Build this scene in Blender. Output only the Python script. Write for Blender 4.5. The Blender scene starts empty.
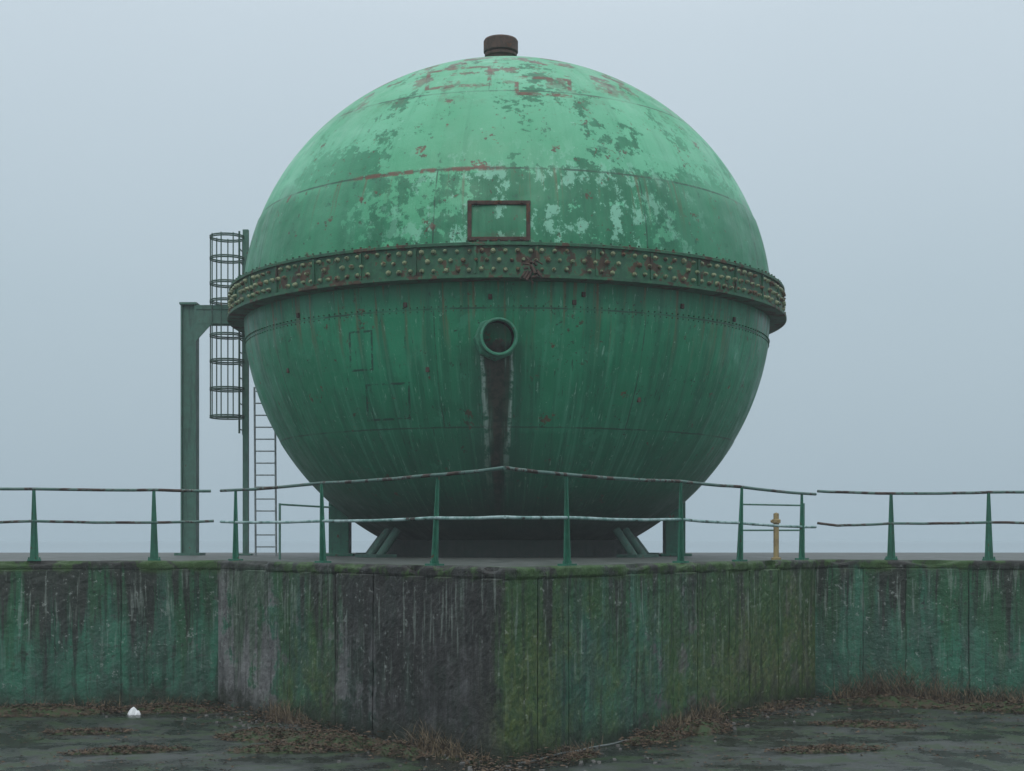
import bpy, math, random
from mathutils import Vector, Matrix, noise
random.seed(7)
sc = bpy.context.scene
sc.view_settings.view_transform = 'Standard'
sc.view_settings.look = 'None'
sc.view_settings.exposure = 0

# ------------------------------------------------------------------ node helper
class NT:
    def __init__(s, name):
        s.mat = bpy.data.materials.new(name); s.mat.use_nodes = True
        s.t = s.mat.node_tree; s.b = s.t.nodes['Principled BSDF']
    def _in(s, sock, v):
        if v is None: return
        if isinstance(v, bpy.types.NodeSocket): s.t.links.new(v, sock)
        elif isinstance(v, (tuple, list)):
            sock.default_value = tuple(v) + (1,) if (len(v) == 3 and len(sock.default_value) == 4) else tuple(v)
        else: sock.default_value = v
    def m(s, op, a, b=None, c=None):
        n = s.t.nodes.new('ShaderNodeMath'); n.operation = op
        s._in(n.inputs[0], a); s._in(n.inputs[1], b); s._in(n.inputs[2], c)
        return n.outputs[0]
    def add(s, a, b): return s.m('ADD', a, b)
    def sub(s, a, b): return s.m('SUBTRACT', a, b)
    def mul(s, a, b): return s.m('MULTIPLY', a, b)
    def mx(s, a, b): return s.m('MAXIMUM', a, b)
    def ab(s, a): return s.m('ABSOLUTE', a)
    def inv(s, a): return s.m('SUBTRACT', 1.0, a)
    def ss(s, v, lo, hi, o0=0.0, o1=1.0):
        n = s.t.nodes.new('ShaderNodeMapRange'); n.interpolation_type = 'SMOOTHSTEP'
        s._in(n.inputs[0], v); s._in(n.inputs[1], lo); s._in(n.inputs[2], hi)
        s._in(n.inputs[3], o0); s._in(n.inputs[4], o1)
        return n.outputs[0]
    def noise(s, vec, scale, detail=6, rough=.6, dist=0.0):
        n = s.t.nodes.new('ShaderNodeTexNoise'); s._in(n.inputs['Vector'], vec)
        n.inputs['Scale'].default_value = scale; n.inputs['Detail'].default_value = detail
        n.inputs['Roughness'].default_value = rough; n.inputs['Distortion'].default_value = dist
        return n.outputs['Fac']
    def sep(s, v):
        n = s.t.nodes.new('ShaderNodeSeparateXYZ'); s._in(n.inputs[0], v); return n.outputs
    def comb(s, x, y, z):
        n = s.t.nodes.new('ShaderNodeCombineXYZ')
        for i, q in enumerate((x, y, z)): s._in(n.inputs[i], q)
        return n.outputs[0]
    def mix(s, f, a, b):
        n = s.t.nodes.new('ShaderNodeMix'); n.data_type = 'RGBA'
        s._in(n.inputs[0], f); s._in(n.inputs[6], a); s._in(n.inputs[7], b)
        return n.outputs[2]
    def coord(s, k='Object'):
        return s.t.nodes.new('ShaderNodeTexCoord').outputs[k]
    def pos(s): return s.t.nodes.new('ShaderNodeNewGeometry').outputs['Position']
    def attr(s, nm):
        n = s.t.nodes.new('ShaderNodeAttribute'); n.attribute_name = nm; return n.outputs['Fac']
    def out(s, col, rough=.6, bump=None, bs=.3, bd=.02, metal=0.0, spec=.5):
        s._in(s.b.inputs['Base Color'], col); s._in(s.b.inputs['Roughness'], rough)
        s._in(s.b.inputs['Metallic'], metal); s._in(s.b.inputs['Specular IOR Level'], spec)
        if bump is not None:
            n = s.t.nodes.new('ShaderNodeBump'); n.inputs['Strength'].default_value = bs
            n.inputs['Distance'].default_value = bd
            s._in(n.inputs['Height'], bump); s.t.links.new(n.outputs[0], s.b.inputs['Normal'])
        return s.mat

# ------------------------------------------------------------------ mesh helper
class MB:
    def __init__(s): s.v = []; s.f = []; s.sm = []
    def addm(s, vs, fs, smooth=False):
        o = len(s.v); s.v += [tuple(v) for v in vs]
        s.f += [tuple(i + o for i in f) for f in fs]; s.sm += [smooth] * len(fs)
    def box(s, c, size, rz=0, mat=None, bev=0.0):
        sx, sy, sz = [q / 2 for q in size]
        M = mat if mat else Matrix.Rotation(rz, 4, 'Z')
        vs = [Vector(c) + (M @ Vector((x * sx, y * sy, z * sz))) for x in (-1, 1) for y in (-1, 1) for z in (-1, 1)]
        s.addm(vs, [(0, 1, 3, 2), (4, 6, 7, 5), (0, 4, 5, 1), (2, 3, 7, 6), (0, 2, 6, 4), (1, 5, 7, 3)])
    def cyl(s, a, b, r, seg=12, r2=None, caps=True):
        a = Vector(a); b = Vector(b); r2 = r if r2 is None else r2
        d = (b - a).normalized(); u = d.orthogonal().normalized(); w = d.cross(u)
        vs = []
        for p, rr in ((a, r), (b, r2)):
            for i in range(seg):
                t = 2 * math.pi * i / seg
                vs.append(p + (u * math.cos(t) + w * math.sin(t)) * rr)
        s.addm(vs, [(i, (i + 1) % seg, seg + (i + 1) % seg, seg + i) for i in range(seg)], True)
        if caps: s.addm(vs, [tuple(reversed(range(seg))), tuple(range(seg, 2 * seg))])
    def pipe(s, pts, r, seg=10):
        for a, b in zip(pts[:-1], pts[1:]): s.cyl(a, b, r, seg)
    def revolve(s, prof, seg=192, smooth=True, M=None, close=False):
        n = len(prof); vs = []
        for i in range(seg):
            t = 2 * math.pi * i / seg
            for r, z in prof:
                p = Vector((r * math.sin(t), -r * math.cos(t), z))
                vs.append(M @ p if M else p)
        fs = []
        m = n if close else n - 1
        for i in range(seg):
            j = (i + 1) % seg
            for k in range(m):
                k2 = (k + 1) % n
                fs.append((i * n + k, j * n + k, j * n + k2, i * n + k2))
        s.addm(vs, fs, smooth)
    def obj(s, name, mat=None, parent=None, loc=(0, 0, 0), bevel=0):
        me = bpy.data.meshes.new(name); me.from_pydata(s.v, [], s.f); me.update()
        me.polygons.foreach_set('use_smooth', s.sm)
        o = bpy.data.objects.new(name, me); sc.collection.objects.link(o)
        o.location = loc
        if mat: me.materials.append(mat)
        if parent: o.parent = parent
        if bevel:
            b = o.modifiers.new('bev', 'BEVEL'); b.width = bevel; b.segments = 2; b.limit_method = 'ANGLE'
        return o
def empty(name, loc=(0, 0, 0)):
    e = bpy.data.objects.new(name, None); e.location = loc; sc.collection.objects.link(e); return e

# ------------------------------------------------------------------ camera
CH = 2.42
cam = bpy.data.cameras.new('camera'); co = bpy.data.objects.new('camera', cam); sc.collection.objects.link(co)
cam.sensor_width = 36; cam.lens = 36 * 1431 / 1024; cam.shift_y = (540 - 385.5) / 1024
co.location = (0, 0, CH); co.rotation_euler = (math.pi / 2, 0, 0); cam.clip_end = 9000
sc.camera = co

# ------------------------------------------------------------------ world
w = bpy.data.worlds.new('World'); sc.world = w; w.use_nodes = True
t = w.node_tree; bg = t.nodes['Background']
sky = t.nodes.new('ShaderNodeTexSky'); sky.sky_type = 'NISHITA'; sky.sun_disc = False
SE, SR = math.radians(55), math.radians(188)
sky.sun_elevation = SE; sky.sun_rotation = SR; sky.dust_density = 6; sky.air_density = 1.5
tc = t.nodes.new('ShaderNodeTexCoord'); sp = t.nodes.new('ShaderNodeSeparateXYZ')
t.links.new(tc.outputs['Generated'], sp.inputs[0])
nz = t.nodes.new('ShaderNodeTexNoise'); nz.inputs['Scale'].default_value = 1.6; nz.inputs['Detail'].default_value = 3
t.links.new(tc.outputs['Generated'], nz.inputs['Vector'])
ma = t.nodes.new('ShaderNodeMath'); ma.operation = 'MULTIPLY_ADD'; ma.inputs[1].default_value = .10; 
t.links.new(nz.outputs['Fac'], ma.inputs[0]); t.links.new(sp.outputs[2], ma.inputs[2])
cr = t.nodes.new('ShaderNodeValToRGB'); t.links.new(ma.outputs[0], cr.inputs[0])
e = cr.color_ramp.elements
e[0].position = 0.03; e[0].color = (.375, .490, .570, 1)
e[1].position = 1.0; e[1].color = (1.45, 1.52, 1.60, 1)
x = cr.color_ramp.elements.new(.22); x.color = (.465, .583, .662, 1)
x = cr.color_ramp.elements.new(.40); x.color = (.61, .72, .80, 1)
mu = t.nodes.new('ShaderNodeMix'); mu.data_type = 'RGBA'; mu.inputs[0].default_value = .08
sv = t.nodes.new('ShaderNodeVectorMath'); sv.operation = 'SCALE'; sv.inputs[3].default_value = .1
t.links.new(sky.outputs[0], sv.inputs[0])
t.links.new(cr.outputs[0], mu.inputs[6]); t.links.new(sv.outputs[0], mu.inputs[7])
t.links.new(mu.outputs[2], bg.inputs[0]); bg.inputs[1].default_value = 1.0

sl = bpy.data.lights.new('sun', 'SUN'); sl.energy = .85; sl.angle = math.radians(40); sl.color = (1, .97, .93)
so = bpy.data.objects.new('sun', sl); sc.collection.objects.link(so)
d = Vector((math.sin(SR) * math.cos(SE), math.cos(SR) * math.cos(SE), math.sin(SE)))
so.rotation_euler = d.to_track_quat('Z', 'Y').to_euler()

# thin fog bank over the site (real homogeneous scattering volume)
fm = bpy.data.materials.new('fog'); fm.use_nodes = True
ft = fm.node_tree; ft.nodes.remove(ft.nodes['Principled BSDF'])
vsn = ft.nodes.new('ShaderNodeVolumeScatter'); vsn.inputs['Color'].default_value = (.93, .97, 1, 1)
vsn.inputs['Density'].default_value = .0016; vsn.inputs['Anisotropy'].default_value = .0
ft.links.new(vsn.outputs[0], ft.nodes['Material Output'].inputs['Volume'])
mb = MB(); mb.box((0, 25, 14.5), (160, 80, 29.6)); mb.obj('fog', fm)

# ------------------------------------------------------------------ tank paint
RA, BU, BL = 5.8, 5.4, 5.75
def hull_material():
    n = NT('weathered_green_paint'); P = n.coord(); X, Y, Z = n.sep(P)[0:3]
    az = n.m('ARCTAN2', X, n.mul(Y, -1.0))
    arc = n.mul(az, RA)
    big = n.noise(P, .35, 2, .5); med = n.noise(P, 1.15, 7, .66); fine = n.noise(P, 5.5, 6, .7)
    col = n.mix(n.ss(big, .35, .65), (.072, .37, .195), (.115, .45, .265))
    sv = n.comb(arc, 0.0, n.mul(Z, .10)); st = n.noise(sv, 3.2, 5, .65)
    sv2 = n.comb(arc, 3.0, n.mul(Z, .05)); st2 = n.noise(sv2, 9.0, 3, .6)
    col = n.mix(n.mul(n.ss(st, .5, .7), .45), col, (.035, .26, .135))
    # plate-to-plate tone differences
    pl = n.add(n.m('FLOOR', n.mul(n.add(az, .235), 1.408)), n.mul(n.m('FLOOR', n.mul(Z, .55)), 3.7))
    pt = n.m('FRACT', n.mul(n.m('SINE', n.mul(pl, 12.9898)), 43.7))
    # flaked darker top coat
    upb = n.ss(n.add(Z, n.mul(n.sub(med, .5), 1.2)), 1.6, 2.1)
    low1 = n.sub(1.0, upb)
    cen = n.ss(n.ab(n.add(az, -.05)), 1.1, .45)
    pk = n.add(n.add(n.mul(med, .58), n.mul(fine, .42)), n.mul(n.sub(big, .5), .40))
    dens = n.add(n.mul(low1, .130), n.mul(n.ss(Z, 4.6, 2.0), .012))
    coat = n.ss(n.add(pk, dens), .566, .584)
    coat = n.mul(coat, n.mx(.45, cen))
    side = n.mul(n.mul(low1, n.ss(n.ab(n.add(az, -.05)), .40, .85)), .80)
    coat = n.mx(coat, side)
    darkc = n.mix(n.ss(st, .35, .7), (.010, .150, .072), (.022, .225, .110))
    upper = n.mix(coat, col, darkc)
    flk = n.noise(n.comb(arc, 7.0, n.mul(Z, .8)), 2.6, 8, .75)
    chalk = n.mul(n.ss(flk, .535, .575), n.mul(n.ss(Z, 2.8, 1.3), n.ss(n.ab(n.sub(az, .15)), .80, .2)))
    upper = n.mix(n.mul(chalk, .75), upper, (.24, .56, .41))
    upper = n.mix(n.mul(n.ss(flk, .39, .35), .8), upper, (.012, .11, .06))
    # lower shell
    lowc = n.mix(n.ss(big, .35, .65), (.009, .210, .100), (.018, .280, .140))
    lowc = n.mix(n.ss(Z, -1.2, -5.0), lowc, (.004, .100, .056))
    lowc = n.mix(n.mul(n.ss(st, .47, .62), .50), lowc, (.003, .085, .046))
    wash = n.mul(n.ss(st2, .53, .64), n.mul(n.ss(Z, -.3, -2.0), n.ss(Z, -5.8, -3.6)))
    lowc = n.mix(n.mul(wash, .4), lowc, (.065, .32, .20))
    scr = n.noise(n.comb(arc, 1.0, n.mul(Z, .16)), 15.0, 4, .72)
    lowc = n.mix(n.mul(n.ss(scr, .61, .66), .6), lowc, (.24, .46, .36))
    lowc = n.mix(n.mul(n.ss(scr, .385, .34), .75), lowc, (.006, .035, .024))
    lowc = n.mix(n.mul(n.ss(n.add(n.mul(med, .6), n.mul(fine, .4)), .57, .60), .35), lowc, (.05, .30, .18))
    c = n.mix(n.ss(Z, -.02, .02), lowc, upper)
    c = n.mix(n.mul(pt, .20), c, (.006, .10, .055))
    # rust drips
    drip = n.mul(n.ss(st2, .50, .64), n.mul(n.ss(Z, -2.2, -.3), n.ss(Z, 0.0, -.1)))
    drip = n.mul(drip, n.ss(st, .46, .56))
    c = n.mix(n.mul(drip, .75), c, (.13, .085, .03))
    drip2 = n.mul(n.mul(n.ss(st2, .52, .64), n.ss(st, .48, .58)), n.mul(n.ss(Z, .5, 1.8), n.ss(Z, 1.9, 1.8)))
    c = n.mix(n.mul(drip2, .6), c, (.11, .07, .03))
    wob = n.mul(n.sub(fine, .5), .035)
    def line(v, at, wd): return n.ss(n.ab(n.add(n.sub(v, at), wob)), wd, wd * .45)
    seams = None
    for z0, wd in ((1.82, .028), (3.62, .022), (-.82, .024), (-2.95, .020)):
        l = line(Z, z0, wd); seams = l if seams is None else n.mx(seams, l)
    def vline(a0, z0, z1, wd=.020):
        l = line(arc, a0 * RA, wd)
        return n.mul(l, n.mul(n.m('GREATER_THAN', Z, z0), n.m('LESS_THAN', Z, z1)))
    vs = None
    for a0, z0, z1 in ((-.235, .3, 1.82), (.475, .3, 1.82), (-1.05, .3, 1.82), (1.1, .3, 1.82),
                       (-.08, 3.62, 5.2), (.475, -2.95, -.82), (-.235, -2.95, -.82), (-.945, -2.95, -.82), (1.185, -2.95, -.82)):
        l = vline(a0, z0, z1); vs = l if vs is None else n.mx(vs, l)
    def rect(cx, cz, wx, wz, t=.026):
        dd = n.mx(n.sub(n.ab(n.sub(X, cx)), wx), n.sub(n.ab(n.sub(Z, cz)), wz))
        return n.mul(n.ss(n.ab(n.add(dd, wob)), t, t * .5), n.m('LESS_THAN', Y, 0.0))
    r1 = n.mx(rect(.72, 3.78, .52, .24, .055), rect(-.95, 4.1, .62, .30, .055))
    r2 = n.mx(rect(-2.25, -2.45, .42, .32), rect(-2.75, -1.5, .22, .35))
    brk = n.ss(med, .40, .54)
    linesA = n.mul(n.mx(seams, vs), n.mx(brk, .40))
    c = n.mix(n.mul(linesA, .80), c, (.010, .05, .03))
    c = n.mix(n.mul(n.mul(r2, n.ss(fine, .40, .52)), .85), c, (.01, .04, .03))
    rustc = n.mix(n.ss(fine, .4, .6), (.045, .022, .015), (.125, .050, .030))
    rz = n.mul(line(Z, 1.82, .065), n.mul(n.ss(az, -.60, -.5), n.ss(az, .02, -.06)))
    rz = n.mul(rz, n.ss(fine, .40, .54))
    c = n.mix(n.mul(n.mx(rz, n.mul(r1, n.ss(n.add(n.mul(fine, .5), n.mul(med, .5)), .45, .53))), .9), c, rustc)
    # rust run just below the hatch
    hx = n.sub(n.ab(n.add(X, .13)), .50); hz_ = n.sub(n.ab(n.sub(Z, .36)), .05)
    hat = n.mul(n.ss(n.add(n.mx(hx, hz_), n.mul(n.sub(fine, .5), .7)), .22, -.08), n.m('LESS_THAN', Y, 0.0))
    c = n.mix(n.mul(hat, .45), c, (.085, .055, .03))
    cr_ = n.noise(P, 1.9, 7, .72)
    crown = n.mul(n.ss(Z, 3.1, 4.5), n.ss(cr_, .53, .56))
    c = n.mix(n.mul(crown, .9), c, rustc)
    c = n.mix(n.mul(n.ss(cr_, .630, .650), .85), c, rustc)
    # chips
    chn = n.noise(P, 8.5, 5, .75)
    chip = n.mul(n.ss(chn, .620, .640), n.ss(med, .42, .56))
    c = n.mix(n.mul(chip, .9), c, n.mix(n.ss(big, .4, .6), (.015, .035, .022), (.085, .04, .025)))
    c = n.mix(n.mul(n.mul(n.ss(chn, .35, .32), n.ss(med, .55, .48)), .6), c, (.28, .50, .40))
    # outlet streak
    zn = n.noise(n.comb(0.0, 0.0, Z), 1.2, 2)
    xs = n.add(n.ab(n.add(n.add(X, .17), n.mul(n.sub(zn, .5), .14))), n.mul(n.sub(st2, .5), .40))
    zone = n.mul(n.m('LESS_THAN', Y, 0.0), n.mul(n.ss(Z, -1.35, -1.55), n.ss(Z, -5.6, -3.6)))
    wdt = n.ss(Z, -1.4, -4.6, .19, .08)
    dk = n.mul(n.ss(n.sub(xs, wdt), .08, -.06), zone)
    wh = n.mul(n.mul(n.ss(n.ab(n.sub(n.sub(xs, wdt), .08)), .09, .01), zone), n.mul(n.ss(Z, -4.6, -2.4), n.ss(fine, .40, .56)))
    c = n.mix(n.mul(n.mul(n.ss(xs, .95, .15), zone), .65), c, (.008, .06, .040))
    c = n.mix(n.mul(wh, .85), c, (.32, .43, .38))
    c = n.mix(n.mul(dk, .88), c, n.mix(n.ss(fine, .4, .6), (.008, .012, .010), (.05, .040, .032)))
    c = n.mix(n.ss(Z, -3.7, -5.1), c, (.004, .026, .018))  # shade under the tank, painted into the shell bottom's colour
    rough = n.ss(med, .3, .7, .34, .60)
    b = n.add(n.add(n.mul(n.noise(P, .9, 2), 3.4), n.mul(st, .7)), n.mul(n.noise(P, 3.5, 4, .7), .45))
    return n.out(c, rough, b, .6, .04, spec=.4)

def steel(name, base, base2, rustamt=.6, rough=.6, sc_=6.0, rust=(.10, .045, .025)):
    n = NT(name); P = n.pos()
    f = n.noise(P, sc_, 5, .7)
    X, Y, Z = n.sep(P)[0:3]
    dr = n.noise(n.comb(X, Y, n.mul(Z, .15)), sc_ * 1.6, 3, .6)
    c = n.mix(n.ss(f, .42, .58), base, base2)
    c = n.mix(n.mul(n.ss(dr, .5, .7), .5), c, tuple(q * .35 for q in base))
    th = .72 - .22 * rustamt
    c = n.mix(n.ss(f, th, th + .05), c, n.mix(n.ss(dr, .4, .6), rust, tuple(q * .45 for q in rust)))
    return n.out(c, n.ss(f, .3, .7, rough - .1, rough + .2))

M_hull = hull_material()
M_band = steel('riveted_band_paint', (.008, .080, .038), (.020, .145, .068), .90, .6, 3.4, (.075, .045, .024))
M_green = steel('green_steel', (.012, .11, .068), (.02, .15, .095), .5, .55)
M_nozzle = steel('nozzle_paint', (.02, .15, .085), (.035, .21, .13), .55, .5)
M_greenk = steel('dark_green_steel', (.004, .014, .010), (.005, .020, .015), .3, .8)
M_greend = steel('dull_green_steel', (.045, .125, .095), (.06, .16, .125), .3, .6)
M_strut = steel('strut_steel', (.02, .07, .052), (.03, .10, .075), .4, .6)
M_cage = steel('cage_steel', (.03, .08, .06), (.04, .10, .075), .4, .6)
M_rust = steel('rusty_steel', (.070, .036, .024), (.035, .03, .024), .8, .75)
M_rail = steel('peeling_rail_paint', (.05, .12, .10), (.13, .20, .185), 1.0, .6, 4.0, (.05, .034, .026))
M_pale = steel('pale_rail_paint', (.30, .42, .42), (.12, .24, .22), .6, .6, 5.0, (.05, .04, .035))
M_grey = steel('galvanised_ladder', (.28, .33, .34), (.2, .25, .26), .3, .55)
M_bolt = steel('bolt_metal', (.26, .30, .17), (.05, .13, .065), .95, .6, 4.5, (.12, .065, .03))
nn = NT('painted_bore_shade'); M_dark = nn.out((.003, .004, .0035), 1.0, spec=0.0)  # near-black colour paints the shade inside the outlet bore
M_ochre = steel('dull_ochre_paint', (.28, .22, .10), (.20, .15, .07), .5, .6)

TC = (-.11, 32.0, 7.5)
tank = empty('spherical_storage_tank', TC)
mb = MB()
prof = []
for i in range(1, 73):
    a = math.pi / 2 - (math.pi / 2) * i / 72
    prof.append((RA * math.cos(a), BU * math.sin(a)))
for i in range(1, 72):
    a = -(math.pi / 2) * i / 72
    prof.append((RA * math.cos(a), BL * math.sin(a)))
prof = [(0.02, BU)] + prof + [(0.02, -BL)]
# lap joints of the plate courses
prof = [(r + (.018 if 1.8 > z > 0 else 0) + (.018 if z < -.84 else 0) + (.014 if -2.97 > z else 0), z) for r, z in prof]
mb.revolve(list(reversed(prof)), 256)
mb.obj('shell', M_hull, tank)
mb = MB()
mb.revolve([(5.75, -.34), (6.11, -.34), (6.14, -.33), (6.14, -.275), (6.05, -.265), (6.05, -.2), (6.05, .2), (6.05, .255),
            (6.10, .265), (6.10, .315), (6.08, .325), (5.7, .36)], 256, False)
mb.obj('riveted_band', M_band, tank)
mb = MB(); NP = 34
for i in range(NP):
    a = 2 * math.pi * (i + .5) / NP
    mb.box((6.06 * math.sin(a), -6.06 * math.cos(a), 0), (.05, .05, .50), a)
mb.obj('band_stiffeners', M_band, tank)
mb = MB(); NC = 172
for row, zz in enumerate((-.17, .0, .17)):
    for i in range(NC):
        if random.random() < .10: continue
        a = 2 * math.pi * (i + (.5 if row % 2 == 1 else 0) + random.uniform(-.06, .06)) / NC
        r0 = 6.04; rr = random.uniform(.034, .050)
        dv = Vector((math.sin(a), -math.cos(a), 0)); p = dv * r0; p.z = zz + random.uniform(-.01, .01)
        mb.cyl(p, p + dv * .04, rr * 1.1, 8, rr * 1.0)
        mb.cyl(p + dv * .04, p + dv * .085, rr * .95, 8, rr * .5)
mb.obj('band_rivets', M_bolt, tank)
mb = MB()
for i in range(200):
    if random.random() < .15: continue
    a = 2 * math.pi * (i + .3) / 200
    dv = Vector((math.sin(a), -math.cos(a), 0)); p = dv * 6.06; p.z = .315
    mb.cyl(p, p + Vector((0, 0, .045)), .022, 6)
mb.obj('flange_bolts', M_band, tank)
mb = MB()
for zz, N, rr in ((-.78, 260, .016), (-.86, 260, .016)):
    for i in range(N):
        a = 2 * math.pi * i / N
        R = RA * math.sqrt(1 - (zz / BL) ** 2)
        dv = Vector((math.sin(a), -math.cos(a), 0)); p = dv * (R - .01); p.z = zz
        mb.cyl(p, p + dv * .045, rr, 6, rr * .6)
mb.obj('seam_rivets', M_band, tank)
def shellpt(x, h):
    b = BU if h > 0 else BL
    R = RA * math.sqrt(1 - (h / b) ** 2); return Vector((x, -math.sqrt(R * R - x * x), h))
mb = MB()
cx = -.13
for (ax, ah), (bx, bh) in (((-.54, .43), (.54, .43)), ((-.54, 1.12), (.54, 1.12)), ((-.54, .43), (-.54, 1.12)), ((.54, .43), (.54, 1.12))):
    p = shellpt(cx + ax, ah); q = shellpt(cx + bx, bh); mid = (p + q) / 2 + Vector((0, -.03, 0))
    if ah == bh: mb.box(mid, (1.16, .10, .075))
    else: mb.box(mid, (.075, .096, .62))
mb.obj('hatch_frame', M_rust, tank, bevel=.008)
mb = MB()
for hx in (-.42, 0, .42):
    for hz in (.43, 1.12):
        p = shellpt(cx + hx, hz); mb.cyl(p + Vector((0, -.06, 0)), p + Vector((0, -.12, 0)), .025, 6)
mb.obj('hatch_bolts', M_rust, tank)
# outlet nozzle: short stub pipe with a thin lip, angled slightly to one side
h = -1.37; p = shellpt(-.19, h)
M = Matrix.Translation(p) @ Matrix.Rotation(math.radians(10), 4, 'Z') @ Matrix.Rotation(math.radians(90 + 2), 4, 'X')
mb = MB()
mb.revolve([(.32, -.3), (.32, .33), (.345, .34), (.352, .36), (.345, .385), (.31, .39), (.285, .34)], 48, True, M)
mb.revolve([(.41, -.20), (.41, .04), (.39, .06), (.31, .06)], 8, False, M)
mb.obj('outlet_pipe', M_nozzle, tank, bevel=.004)
mb = MB(); mb.revolve([(.286, .34), (.2855, -.2), (.001, -.2)], 48, True, M); mb.obj('outlet_bore', M_dark, tank)
mb = MB()
for i in range(26):
    a = Vector((.45 + random.uniform(-.12, .12), -6.14 - random.uniform(0, .08), -.08 + random.uniform(-.30, .12)))
    b = a + Vector((random.uniform(-.12, .12), random.uniform(-.04, .04), random.uniform(-.16, .06)))
    mb.cyl(a, b, random.uniform(.012, .03), 6)
mb.obj('band_clamp', M_rust, tank)
mb = MB()
for a, h in ((-.33, -.72), (-.05, -.62), (.22, -.7), (.25, -.55), (-.78, -.7), (.62, -.62), (.9, -.7), (-.27, -1.9), (.5, -2.4), (-.9, -1.7)):
    b = BU if h > 0 else BL
    R = RA * math.sqrt(1 - (h / b) ** 2)
    mb.box((R * math.sin(a), -R * math.cos(a), h), (.07, .08, .09), a)
mb.obj('lugs', M_rust, tank, bevel=.006)
mb = MB()
mb.revolve([(.46, -.24), (.46, -.06), (.31, -.04), (.31, .32), (.36, .34), (.36, .40), (.31, .42), (.385, .44), (.385, .68), (.36, .72), (.001, .73)], 40, False,
           Matrix.Translation((-.14, 0, BU - .02)))
mb.obj('crown_vent', M_rust, tank)
# supports: columns and raking struts
sup = MB(); gus = MB()
DZ = 2.06 - TC[2]
for i, deg in enumerate((-92, 92, -135, 135, 180)):
    a = math.radians(deg)
    R0 = 3.75; z1 = -BL * math.sqrt(1 - (R0 / RA) ** 2)
    sup.box((R0 * math.sin(a), -R0 * math.cos(a), (DZ + z1) / 2 + .1), (.45, .45, z1 - DZ + .25), a)
    sup.box((R0 * math.sin(a), -R0 * math.cos(a), DZ + .03), (.7, .7, .06), a)
for deg in (-50, 50, -118, 118):
    a = math.radians(deg)
    for da in (-.05, .05):
        aa = a + da; R1 = 3.05; R0 = 3.6
        p0 = Vector((R0 * math.sin(aa), -R0 * math.cos(aa), DZ)); p1 = Vector((R1 * math.sin(aa), -R1 * math.cos(aa), -BL * math.sqrt(1 - (R1 / RA) ** 2) + .1))
        gus.cyl(p0, p1, .09, 8)
    gus.box((3.55 * math.sin(a), -3.55 * math.cos(a), DZ + .03), (.8, .5, .07), a)
sup.obj('support_columns', M_green, tank, bevel=.01)
gus.obj('support_struts', M_strut, tank)
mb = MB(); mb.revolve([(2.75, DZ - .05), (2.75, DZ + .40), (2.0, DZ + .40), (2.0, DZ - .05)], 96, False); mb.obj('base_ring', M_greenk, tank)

# ------------------------------------------------------------------ side mast and caged ladder
YD = 33.5; ZD = 2.06
acc = empty('access_ladder', (0, 0, 0))
mb = MB()
cxm = -7.54
mb.box((cxm - .16, YD, (ZD + 7.9) / 2), (.035, .36, 7.9 - ZD)); mb.box((cxm + .16, YD, (ZD + 7.9) / 2), (.035, .36, 7.9 - ZD))
mb.box((cxm, YD - .1, (ZD + 7.9) / 2), (.285, .03, 7.9 - ZD - .01))
mb.box((cxm, YD, ZD + .03), (.6, .6, .06)); mb.box((cxm, YD, 7.93), (.40, .42, .05))
mb.obj('column', M_greend, acc)
mb = MB()
for yy in (YD - .17, YD + .17):
    mb.box((-6.78, yy, 7.84), (1.16, .05, .10)); mb.box((-6.78, yy, 7.50), (1.16, .05, .08)); mb.box((-6.78, yy, 7.67), (1.16, .02, .26))
mb.addm([(cxm + .18, YD - .19, 7.46), (cxm + .55, YD - .19, 7.46), (cxm + .18, YD - .19, 7.05), (cxm + .18, YD - .15, 7.46), (cxm + .55, YD - .15, 7.46), (cxm + .18, YD - .15, 7.05)],
        [(0, 1, 2), (3, 5, 4), (0, 3, 4, 1), (1, 4, 5, 2), (2, 5, 3, 0)])
mb.obj('bracket_beam', M_greend, acc)
mb = MB()
mb.box((-6.23, YD, (ZD + 9.68) / 2), (.13, .13, 9.68 - ZD)); mb.box((-6.23, YD, ZD + .02), (.3, .3, .04))
mb.obj('ladder_post', M_greend, acc, bevel=.006)
cg = MB(); cc = Vector((-6.66, YD, 0)); rc = .40
hz = [9.5, 9.0, 8.42, 8.0, 7.2, 6.6, 5.95, 5.3]
def hp(a, z): return (cc.x + rc * math.cos(a), cc.y + rc * math.sin(a), z)
for z in hz:
    for dz in (-.02, .02):
        for i in range(24):
            a0 = 2 * math.pi * i / 24; a1 = 2 * math.pi * (i + 1) / 24
            cg.cyl(hp(a0, z + dz), hp(a1, z + dz), .018, 5)
for k in range(7):
    a = math.radians(60 + 40 * k)
    cg.cyl(hp(a, 5.28), hp(a, 9.55), .016, 6)
cg.obj('safety_cage', M_cage, acc)
lr = MB()
lr.cyl((-6.34, YD - .23, 4.9), (-6.34, YD - .23, 9.6), .024, 8); lr.cyl((-6.34, YD + .23, 4.9), (-6.34, YD + .23, 9.6), .024, 8)
z = 5.0
while z < 9.5:
    lr.cyl((-6.34, YD - .23, z), (-6.34, YD + .23, z), .014, 6); z += .3
lr.obj('caged_ladder', M_cage, acc)
lr = MB()
for xx in (-6.00, -5.52):
    lr.cyl((xx, YD, ZD), (xx - .03, YD, 6.0), .024, 8)
z = ZD + .2
while z < 6.0:
    lr.cyl((-6.0, YD, z), (-5.53, YD, z), .016, 6); z += .28
lr.obj('lower_ladder', M_grey, acc)

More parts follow.
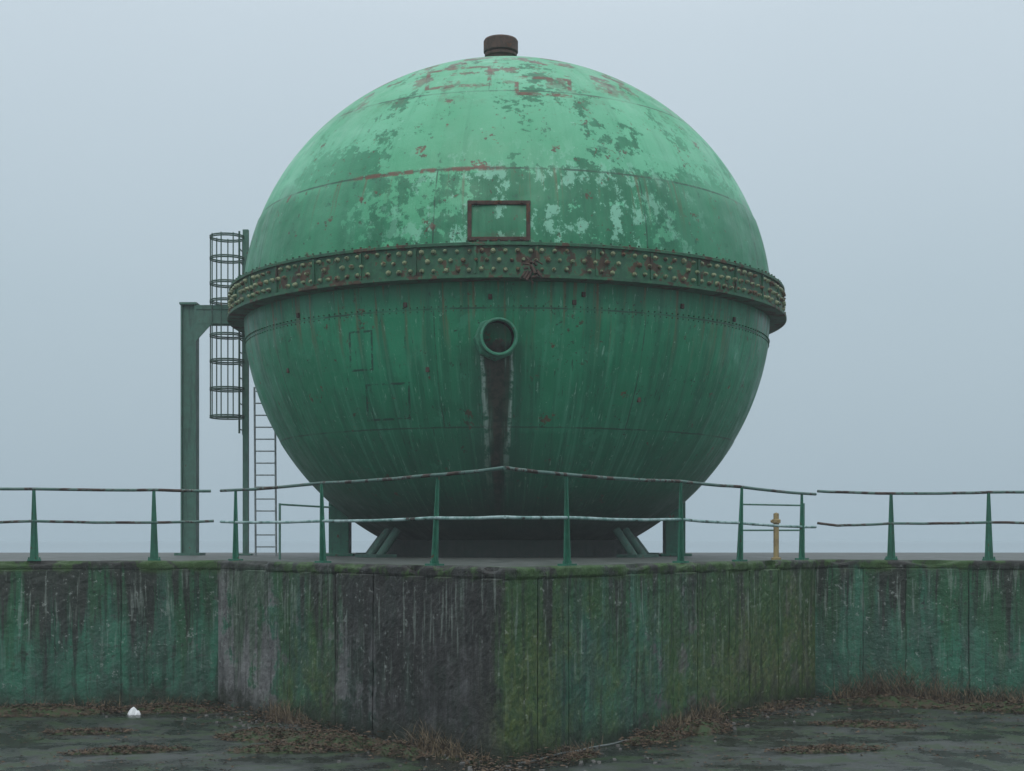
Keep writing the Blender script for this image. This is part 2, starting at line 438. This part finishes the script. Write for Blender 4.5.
# ------------------------------------------------------------------ walls
HW = 2.12
P = [Vector(q) for q in ((-24, 16.2), (-4.29, 20.9), (-.075, 15.4), (4.62, 21.8), (24, 13.6))]
def nrm(a, b):
    dd = (b - a).normalized(); return Vector((dd.y, -dd.x))
NR = [nrm(P[i], P[i + 1]) for i in range(4)]
MI = [-NR[0]] + [-(NR[i] + NR[i + 1]) / (1 + NR[i].dot(NR[i + 1])) for i in range(3)] + [-NR[3]]

def wall_material(name):
    n = NT(name); P_ = n.pos(); X, Y, Z = n.sep(P_)[0:3]
    uv = n.coord('UV'); U = n.sep(uv)[0]
    dark = n.attr('dark'); moss = n.attr('moss'); green = n.attr('green'); joint = n.attr('joint')
    big = n.noise(P_, .9, 3); med = n.noise(P_, 2.3, 8, .70); fine = n.noise(P_, 13, 6, .72)
    dr = n.noise(n.comb(U, 0.0, n.mul(Z, .22)), 2.6, 6, .68, .6)
    dr2 = n.noise(n.comb(U, 4.0, n.mul(Z, .07)), 13.0, 4, .6)
    # run-off: every place along the wall has its own drip length measured from the coping
    ln = n.noise(n.comb(U, 9.0, n.mul(Z, .04)), 3.6, 6, .75)
    ln2 = n.noise(n.comb(U, 21.0, n.mul(Z, .04)), 2.2, 6, .75)
    depth = n.sub(2.08, Z)
    c = n.mix(n.ss(med, .32, .68), (.085, .090, .092), (.235, .24, .245))
    # residual green paint, flaked
    g = n.ss(n.add(n.add(n.mul(med, .68), n.add(n.mul(big, .20), n.mul(dr, .12))), n.mul(n.sub(green, .5), .32)), .48, .53)
    gc = n.mix(n.ss(dr, .38, .62), (.009, .068, .042), (.022, .150, .090))
    c = n.mix(n.mul(g, n.ss(fine, .30, .5, .60, .92)), c, gc)
    # algae
    mo = n.ss(n.add(n.add(n.mul(dr, .3), n.add(n.mul(ln2, .35), n.mul(med, .35))), n.mul(n.sub(moss, .5), .36)), .46, .64)
    c = n.mix(n.mul(mo, .80), c, n.mix(n.ss(fine, .35, .65), (.022, .058, .010), (.095, .125, .022)))
    # green algae tongues from the coping
    t2 = n.ss(n.sub(n.mul(n.sub(ln2, .40), 7.5), depth), -.35, .5)
    c = n.mix(n.mul(t2, .62), c, (.018, .080, .026))
    # dark run-off tongues from the coping
    t1 = n.ss(n.sub(n.mul(n.sub(n.add(ln, n.mul(n.sub(dark, .5), .28)), .45), 8.5), depth), -.3, .5)
    c = n.mix(n.mul(t1, .88), c, n.mix(n.ss(fine, .3, .7), (.010, .012, .011), (.034, .036, .034)))
    dk = n.ss(n.add(n.add(n.mul(dr, .35), n.mul(med, .65)), n.mul(n.sub(dark, .5), .42)), .54, .70)
    c = n.mix(n.mul(dk, .88), c, n.mix(n.ss(fine, .3, .7), (.010, .011, .011), (.034, .035, .034)))
    c = n.mix(n.mul(n.ss(dr2, .54, .62), .55), c, (.014, .024, .018))
    c = n.mix(n.mul(n.ss(dr2, .43, .36), n.mul(.45, n.ss(Z, .2, 1.4))), c, (.22, .27, .24))
    fl = n.mul(n.ss(fine, .60, .64), n.ss(big, .38, .56))
    c = n.mix(n.mul(fl, .55), c, (.32, .36, .34))
    c = n.mix(n.mul(n.ss(fine, .40, .34), .75), c, (.012, .015, .013))
    c = n.mix(n.mul(joint, n.ss(med, .42, .60, .25, .90)), c, (.008, .010, .009))
    top = n.ss(n.add(Z, n.mul(n.sub(med, .5), .40)), 1.93, 2.06)
    c = n.mix(n.mul(top, .85), c, n.mix(n.ss(n.add(med, n.mul(n.sub(green, .5), .10)), .50, .56), (.020, .021, .020), (.032, .080, .016)))
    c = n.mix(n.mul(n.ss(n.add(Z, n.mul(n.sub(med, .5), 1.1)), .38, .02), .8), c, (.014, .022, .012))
    return n.out(c, n.ss(dr, .35, .65, .45, .85), n.add(n.noise(P_, 7, 6, .75), n.mul(med, 1.5)), .9, .035, spec=.4)
M_wall = wall_material('stained_concrete')

def lerp_tab(tab, x):
    for (a, va), (b, vb) in zip(tab[:-1], tab[1:]):
        if x <= b: return va + (vb - va) * max(0, (x - a) / (b - a))
    return tab[-1][1]
TAB = {
 0: dict(dark=[(0, .5), (16, .45), (18, .5), (20.3, .4)], moss=[(0, .3), (20.3, .25)], green=[(0, .9), (19, .95), (20.3, .8)]),
 1: dict(dark=[(0, .2), (1.5, .3), (2.6, .5), (3.8, .85), (5.0, 1.0), (6.3, .95), (6.9, .6)], moss=[(0, .1), (2.2, .6), (3, .7), (4, .45), (5.8, .3), (6.9, .8)], green=[(0, .2), (1.6, .45), (2.6, .8), (3.6, .55), (6.9, .4)]),
 2: dict(dark=[(0, .25), (1, .3), (2.5, .4), (5, .35), (8, .3)], moss=[(0, 1.05), (.5, .95), (1.3, .65), (2.6, .5), (4, .7), (6, .9), (8, .8)], green=[(0, .8), (.7, .95), (1.8, 1.0), (2.6, .75), (5, .6), (8, .5)]),
 3: dict(dark=[(0, .4), (2, .45), (3.5, .4), (22, .45)], moss=[(0, .3), (22, .3)], green=[(0, .95), (1.5, .95), (3.5, .8), (22, .9)]),
}
def build_wall(name, segs):
    vs = []; fs = []; uvs = []; at = dict(dark=[], moss=[], green=[], joint=[])
    for si in segs:
        A, B = P[si], P[si + 1]; L = (B - A).length
        rnd = random.Random(si * 13 + 5)
        joints = []; q = rnd.uniform(.6, .9)
        while q < L - .3: joints.append(q); q += rnd.choice((.62, .9, 1.2, 1.5))
        S = set([0.0, L]); q = 0
        while q < L: S.add(round(q, 4)); q += .06
        for j in joints:
            for dd in (-.012, -.005, 0, .005, .012): S.add(round(j + dd, 4))
        S = sorted(S)
        poff = [rnd.uniform(-.004, .004) for _ in range(len(joints) + 1)]
        jw = [rnd.choice((.35, .6, 1.0)) for _ in joints] + [1]
        prof = [(0, -.1)] + [(0, .0 + .05 * k) for k in range(40)] + [(0.0, 1.985), (.012, 2.0), (.02, 2.02), (.022, 2.05), (.022, 2.08), (.018, 2.10), (.0, 2.118), (-.03, 2.122), (-.1, 2.122), (-.2, 2.12), (-.32, 2.12), (-.43, 2.115), (-.45, 2.10), (-.45, 1.95)]
        n = len(prof); base = len(vs)
        for s in S:
            f = s / L; mi = MI[si].lerp(MI[si + 1], f); p0 = A.lerp(B, f)
            edge = min(1, min(s, L - s) / .12)
            pi = sum(1 for j in joints if j < s)
            jd, jk = min([(abs(s - j), k) for k, j in enumerate(joints)] + [(9, -1)])
            for o, z in prof:
                nz = Vector((p0.x, p0.y, z))
                dsp = (noise.noise(nz * 1.3) * .028 + noise.noise(nz * 5) * .013 + noise.noise(nz * 17) * .007) * edge
                if z < 1.99: dsp += poff[pi] * edge
                js = max(0, 1 - jd / .012) * (1 if z < 1.99 else .3) * jw[jk]
                dsp -= js * .018
                zz = z
                if z > 1.99 and o > -.06:
                    ch = max(0, noise.noise(Vector((p0.x * 2.3, p0.y * 2.3, 3))) - .0) * .15 + noise.noise(nz * 9) * .012
                    dsp -= ch * .8 * edge; zz -= max(0, ch) * .7 * (1 if z > 2.06 else 0)
                elif z > 1.99: zz += noise.noise(nz * 3) * .008
                oo = o + dsp
                if si in (1, 2):
                    dc = (L - s) if si == 1 else s
                    if dc < .001: oo = o + (-.01 - .035 * abs(noise.noise(Vector((0, 0, z * 4)))) - .015 * abs(noise.noise(Vector((3, 0, z * 15)))))
                q2 = p0 - mi * oo
                vs.append((q2.x, q2.y, zz)); uvs.append((s + si * 31.0, z))
                for k in ('dark', 'moss', 'green'): at[k].append(lerp_tab(TAB[si][k], s))
                at['joint'].append(min(1, js * 1.2) if z < 1.99 else 0)
        for i in range(len(S) - 1):
            for k in range(n - 1):
                a = base + i * n + k
                fs.append((a, a + n, a + n + 1, a + 1))
    me = bpy.data.meshes.new(name); me.from_pydata(vs, [], fs); me.update()
    ul = me.uv_layers.new(name='UVMap')
    for l in me.loops: ul.data[l.index].uv = uvs[l.vertex_index]
    for k, v in at.items():
        a = me.attributes.new(k, 'FLOAT', 'POINT'); a.data.foreach_set('value', v)
    me.materials.append(M_wall)
    o = bpy.data.objects.new(name, me); sc.collection.objects.link(o)
build_wall('concrete_retaining_wall', [0]); build_wall('concrete_bastion_wall', [1, 2]); build_wall('concrete_retaining_wall.001', [3])

n = NT('deck_concrete'); Pp = n.pos(); f = n.noise(Pp, 2, 6, .7)
M_deck = n.out(n.mix(n.ss(f, .4, .6), (.030, .040, .033), (.075, .085, .080)), n.ss(f, .3, .7, .4, .8))
mb = MB()
inn = [P[i] + MI[i] * .3 for i in range(5)]
pts = [(q.x, q.y, 2.06) for q in inn] + [(24, 41, 2.06), (-24, 41, 2.06)]
low = [(a, b, -.2) for a, b, c in pts]
mb.addm(pts + low, [(0, 1, 2, 3, 4, 5, 6)] + [(i, 7 + i, 7 + (i + 1) % 7, (i + 1) % 7) for i in (4, 5, 6)])
mb.obj('deck', M_deck)

# ------------------------------------------------------------------ railings
def seg_pt(si, tt, ins=.16):
    A, B = P[si], P[si + 1]; q = A.lerp(B, tt) + MI[si].lerp(MI[si + 1], tt) * ins
    return Vector((q.x, q.y, 0))
def railing(name, posts, toppts, midpts, midmat=None):
    r = empty(name); mb = MB()
    for (si, tt, hh, lean) in posts:
        p = seg_pt(si, tt); nr = NR[si]; ang = math.atan2(-nr.x, nr.y)
        base = Vector((p.x, p.y, HW)); top = Vector((p.x + lean, p.y, HW + hh))
        dd = (P[si + 1] - P[si]).normalized(); ax = Vector((dd.x, dd.y, 0)); ay = Vector((nr.x, nr.y, 0))
        w0, w1, th = .125, .044, .016
        for (u, v, a0, a1, b0, b1) in ((ax, ay, w0, w1, th, th), (ay, ax, w0 * .8, w1 * .8, th, th)):
            vs = []
            for c, a in ((base - Vector((0, 0, .03)), a0), (top, a1)):
                for s1, s2 in ((-1, -1), (1, -1), (1, 1), (-1, 1)): vs.append(c + u * a * .5 * s1 + v * b0 * .5 * s2)
            mb.addm(vs, [(0, 1, 2, 3), (7, 6, 5, 4), (0, 4, 5, 1), (1, 5, 6, 2), (2, 6, 7, 3), (3, 7, 4, 0)])
        mb.box((p.x, p.y, HW + .012), (.18, .15, .024), ang)
        for s1 in (-1, 1): mb.cyl((p.x + ax.x * .075 * s1, p.y + ax.y * .075 * s1, HW + .02), (p.x + ax.x * .075 * s1, p.y + ax.y * .075 * s1, HW + .055), .012, 6)
    mb.obj('posts', M_green, r)
    def rail(pl, rad, nm, mat):
        mb = MB()
        for a, b in zip(pl[:-1], pl[1:]):
            A = Vector(a); B = Vector(b); k = 6; prev = A
            for i in range(1, k + 1):
                q = A.lerp(B, i / k); q.z -= .010 * math.sin(math.pi * i / k) * (B - A).length / 2
                if i < k: q.z += random.uniform(-.003, .003)
                mb.cyl(prev, q, rad, 10); prev = q
        mb.obj(nm, mat, r)
    rail(toppts, .022, 'top_rail', M_rail); rail(midpts, .020, 'mid_rail', midmat or M_rail)
def zp(si, tt, z): q = seg_pt(si, tt); return (q.x, q.y, HW + z)
railing('bastion_railing',
        [(1, .05, 1.02, 0), (1, .42, 1.04, -.02), (1, .80, 1.05, .04), (2, .155, 1.05, -.01), (2, .494, 1.06, 0), (2, .707, 1.04, .03), (2, .967, 1.0, 0)],
        [zp(1, -.02, 1.03), zp(1, .42, 1.05), zp(1, .80, 1.06), zp(1, 1, 1.09), zp(2, .155, 1.06), zp(2, .494, 1.07), zp(2, .707, 1.05), zp(2, 1.03, 1.01)],
        [zp(1, -.02, .57), zp(1, .42, .55), zp(1, .80, .56), zp(1, 1, .55), zp(2, .155, .56), zp(2, .494, .57), zp(2, .707, .54), zp(2, 1.03, .50)], M_pale)
def tx0(x): return (x + 24) / (24 - 4.29)
def tx3(x): return (x - 4.62) / (24 - 4.62)
xs0 = [-21, -18, -15, -12, -10, -8.4, -6.88, -5.27]
railing('deck_railing', [(0, tx0(x), 1.02, random.uniform(-.01, .01)) for x in xs0],
        [zp(0, tx0(x), 1.03) for x in xs0] + [zp(0, .990, 1.02)], [zp(0, tx0(x), .55 + random.uniform(-.03, .03)) for x in xs0] + [zp(0, .992, .58)])
xs3 = [5.75, 7.03, 8.4, 10, 12, 15, 18, 21]
railing('deck_railing', [(3, tx3(x), 1.0, random.uniform(-.01, .01)) for x in xs3],
        [zp(3, .006, 1.05)] + [zp(3, tx3(x), 1.0) for x in xs3], [zp(3, .006, .56), zp(3, .02, .52)] + [zp(3, tx3(x), .55 + random.uniform(-.02, .04)) for x in xs3])
r = empty('rear_railing'); mb = MB()
for x in (-4.3, 4.25, 5.4):
    mb.cyl((x, 26.5, 2.06), (x, 26.5, 3.1), .022, 8)
mb.obj('posts', M_greend, r); mb = MB()
mb.cyl((-4.3, 26.5, 3.08), (-3.5, 27.6, 3.05), .018, 8); mb.cyl((4.25, 26.5, 3.08), (5.4, 26.5, 3.06), .016, 8); mb.cyl((4.25, 26.5, 2.6), (5.4, 26.5, 2.6), .016, 8)
mb.obj('rails', M_greend, r)
sp_ = empty('standpipe', (4.80, 26.0, 2.06)); mb = MB()
mb.revolve([(.09, 0), (.09, .04), (.05, .05), (.05, .66), (.08, .67), (.08, .73), (.05, .74), (.05, .84), (.001, .86)], 16, False)
mb.cyl((-.10, 0, .70), (.06, 0, .70), .024, 8)
mb.obj('pipe', M_ochre, sp_)

# ------------------------------------------------------------------ ground, added sky reflector
n = NT('wet_asphalt'); Pp = n.pos()
big = n.noise(Pp, .55, 4, .6); med = n.noise(Pp, 2.0, 7, .68); fine = n.noise(Pp, 25, 4, .7)
c = n.mix(n.ss(med, .35, .65), (.012, .016, .014), (.036, .046, .041))
c = n.mix(n.mul(n.ss(big, .52, .62), .6), c, (.060, .072, .070))
c = n.mix(n.mul(n.ss(med, .50, .58), .8), c, (.018, .042, .012))
c = n.mix(n.mul(n.ss(fine, .58, .68), .5), c, (.10, .105, .095))
c = n.mix(n.mul(n.ss(fine, .42, .34), .5), c, (.010, .012, .010))
M_ground = n.out(c, n.ss(n.add(n.mul(big, .5), n.mul(med, .5)), .42, .56, .10, .60), n.noise(Pp, 11, 6, .8), .45, .02, spec=.4)
def disc(name, r0, r1, z, mat, cy=20):
    mb = MB(); N = 96
    ring1 = [(r1 * math.cos(2 * math.pi * i / N), cy + r1 * math.sin(2 * math.pi * i / N), z) for i in range(N)]
    if r0 == 0: mb.addm([(0, cy, z)] + ring1, [(0, 1 + i, 1 + (i + 1) % N) for i in range(N)])
    else:
        ring0 = [(r0 * math.cos(2 * math.pi * i / N), cy + r0 * math.sin(2 * math.pi * i / N), z) for i in range(N)]
        mb.addm(ring0 + ring1, [(i, N + i, N + (i + 1) % N, (i + 1) % N) for i in range(N)])
    return mb.obj(name, mat)
disc('ground', 0, 6000, 0, M_ground)
n = NT('sky_reflector_surface'); M_reflector = n.out((.25, .32, .36), .06)
disc('sky_reflector', 70, 5900, .01, M_reflector)  # added sheet mirroring the sky so the far ground fades like fog

# ------------------------------------------------------------------ litter, weeds, moss
def mk_leaf(name, c1, c2):
    n = NT(name); oi = n.pos(); f = n.noise(oi, 12, 3); return n.out(n.mix(n.ss(f, .4, .6), c1, c2), .85)
M_lit = mk_leaf('dead_leaves', (.040, .028, .018), (.105, .070, .042)); M_dry = mk_leaf('dry_stalks', (.16, .125, .075), (.055, .042, .03))
M_moss = mk_leaf('moss', (.020, .045, .010), (.040, .030, .016))
def base_pt(si, tt, out):
    A, B = P[si], P[si + 1]; q = A.lerp(B, tt) - MI[si].lerp(MI[si + 1], tt) * out; return q
mb = MB()
def leaf(mb, c, s):
    M = Matrix.Rotation(random.uniform(0, 6.3), 4, 'Z') @ Matrix.Rotation(random.uniform(-.7, .7), 4, 'X')
    vs = [Vector(c) + M @ Vector(q) for q in ((-s, 0, 0), (0, -s * .45, .2 * s), (s, 0, 0), (0, s * .45, .25 * s))]
    mb.addm(vs, [(0, 1, 2, 3)])
for si in range(4):
    L = (P[si + 1] - P[si]).length
    for _ in range(int(L * 300)):
        s = random.uniform(0, L)
        dn = noise.noise(Vector((s * .8, si * 9, 0))) + .3
        if random.random() > dn * 2: continue
        o = abs(random.gauss(0, .28)) + .02; q = base_pt(si, s / L, o)
        leaf(mb, (q.x, q.y, .012 + max(0, .11 - o * .3) * random.random()), random.uniform(.012, .045))
for _ in range(5000):
    x = random.uniform(-8, 8); y = random.uniform(14.8, 21)
    if noise.noise(Vector((x * .7, y * .7, 5))) < .0: continue
    leaf(mb, (x, y, .012), random.uniform(.010, .034))
mb.obj('leaf_litter', M_lit)
def mound(mb, cx, cy, rx, ry, h, rz=0):
    N, K = 60, 14; vs = [(cx, cy, h)]; fs = []
    for k in range(1, K + 1):
        for i in range(N):
            a = 2 * math.pi * i / N; rr = k / K
            e = 1 + .5 * noise.noise(Vector((math.cos(a) * 1.5 + cx, math.sin(a) * 1.5 + cy, 0))) + .35 * noise.noise(Vector((math.cos(a) * 5 + cx, math.sin(a) * 5 + cy, 0)))
            x = rr * rx * e * math.cos(a); y = rr * ry * e * math.sin(a)
            X = cx + x * math.cos(rz) - y * math.sin(rz); Y = cy + x * math.sin(rz) + y * math.cos(rz)
            z = h * (1 - rr ** 2) + noise.noise(Vector((X * 7, Y * 7, 0))) * .03 * (1 - rr) + noise.noise(Vector((X * 22, Y * 22, 0))) * .03 * (1 - rr)
            vs.append((X, Y, z if k < K else -.01))
    for i in range(N): fs.append((0, 1 + i, 1 + (i + 1) % N))
    for k in range(K - 1):
        for i in range(N):
            a = 1 + k * N; j = (i + 1) % N; fs.append((a + i, a + N + i, a + N + j, a + j))
    mb.addm(vs, fs, True)
mb = MB(); lp = MB()
piles = ((-3.0, 17.5, .55, .35, .10, 0), (-2.1, 16.9, .7, .40, .14, -.6), (-1.3, 16.2, .45, .22, .12, -.9), (-2.6, 16.4, .55, .2, .07, 0), (-4.9, 20.2, .8, .3, .09, 0), (-6.6, 19.8, .9, .25, .13, .2),
         (1.75, 17.3, .5, .22, .08, .9), (2.4, 18.1, .45, .25, .15, .9), (5.6, 20.9, .9, .25, .14, -.3), (7, 20.2, .9, .22, .12, -.4), (.75, 15.85, .3, .1, .05, .9), (-4.4, 16.3, .6, .15, .05, .3), (3.6, 16.4, .6, .18, .04, .2), (-5.3, 17.9, .5, .15, .04, .1), (4.6, 18.6, .6, .18, .05, -.2))
for cx, cy, rx, ry, h, rz in piles:
    mound(mb, cx, cy, rx, ry, h, rz)
    for _ in range(int(900 * rx * ry / .15)):
        a = random.uniform(0, 6.3); r = random.random() ** .55 * 1.25; x = rx * r * math.cos(a); y = ry * r * math.sin(a)
        leaf(lp, (cx + x * math.cos(rz) - y * math.sin(rz), cy + x * math.sin(rz) + y * math.cos(rz), max(.01, h * (1 - r * r)) + random.uniform(0, .03)), random.uniform(.010, .035))
mb.obj('moss_mounds', M_moss)
def stalk(mb, x, y, h, lean, z0=0):
    a = random.uniform(0, 6.3); dx, dy = math.cos(a) * lean, math.sin(a) * lean; w = random.uniform(.003, .008)
    pts = [Vector((x + dx * (t_ ** 1.8), y + dy * (t_ ** 1.8), z0 + h * (t_ - .15 * t_ * t_ * lean / max(h, .01)))) for t_ in (0, .35, .7, 1)]
    sd = Vector((random.uniform(-1, 1), random.uniform(-.3, .3), 0)).normalized()
    vs = []
    for i, q in enumerate(pts): ww = w * (1 - i / 3.3); vs += [q - sd * ww, q + sd * ww]
    mb.addm(vs, [(0, 1, 3, 2), (2, 3, 5, 4), (4, 5, 7, 6)])
for cx, cy, rx, ry, h, rz in piles:
    for _ in range(160):
        a = random.uniform(0, 6.3); r = random.random() * 1.1; x = rx * r * math.cos(a); y = ry * r * math.sin(a)
        stalk(lp, cx + x * math.cos(rz) - y * math.sin(rz), cy + x * math.sin(rz) + y * math.cos(rz), random.uniform(.02, .08), random.uniform(.05, .2), .03)
lp.obj('leaf_piles', M_lit)
mb = MB()
clusters = [(3, tx3(5.3), .45, 300), (3, tx3(5.7), .65, 320), (3, tx3(6.2), .46, 280), (3, tx3(7.0), .36, 320), (3, tx3(7.6), .36, 160), (2, .46, .26, 240), (2, .56, .36, 220),
            (1, .30, .32, 180), (1, .36, .2, 60), (1, .80, .38, 150), (1, .86, .25, 120), (0, tx0(-6.9), .2, 90), (0, tx0(-6.0), .2, 120), (0, tx0(-5.0), .2, 100), (2, .17, .14, 90), (3, tx3(9), .4, 200), (2, .8, .15, 100)]
for si, tt, h, N in clusters:
    for _ in range(N):
        q = base_pt(si, min(1, max(0, tt + random.gauss(0, .25) / (P[si + 1] - P[si]).length)), abs(random.gauss(.06, .08)) + .02)
        stalk(mb, q.x, q.y, h * random.uniform(.25, 1.15), h * random.uniform(.2, .9))
mb.obj('dry_weeds', M_dry)
mb = MB()
for _ in range(400):
    si = random.choice((0, 1, 1, 2, 2, 3)); tt = random.random()
    if si == 0: tt = random.uniform(.8, 1)
    if si == 3: tt = random.uniform(0, .2)
    q = base_pt(si, tt, abs(random.gauss(.2, .5)) + .05); r = random.uniform(.006, .024)
    vs = [(q.x + r * random.uniform(.6, 1.3) * a, q.y + r * random.uniform(.6, 1.3) * b, r * .7 * (c + 1)) for a in (-1, 1) for b in (-1, 1) for c in (-1, .6)]
    mb.addm(vs, [(0, 1, 3, 2), (4, 6, 7, 5), (0, 4, 5, 1), (2, 3, 7, 6), (0, 2, 6, 4), (1, 5, 7, 3)])
n = NT('rubble'); M_rub = n.out((.12, .12, .115), .8)
mb.obj('rubble', M_rub)
n = NT('white_plastic'); M_white = n.out((.7, .73, .75), .5)
mb = MB(); mound(mb, -5.25, 19.85, .085, .06, .10); mound(mb, -5.19, 19.83, .05, .05, .06); mb.obj('white_litter_bag', M_white)
mb = MB(); pl = []
for i in range(26):
    tt = .03 + .5 * i / 25; q = base_pt(2, tt, .13 + .07 * noise.noise(Vector((i * .3, 0, 0)))); pl.append((q.x, q.y, .02))
mb.pipe(pl, .011, 8); n = NT('cable_grey'); mb.obj('drain_hose', n.out((.12, .14, .14), .5))
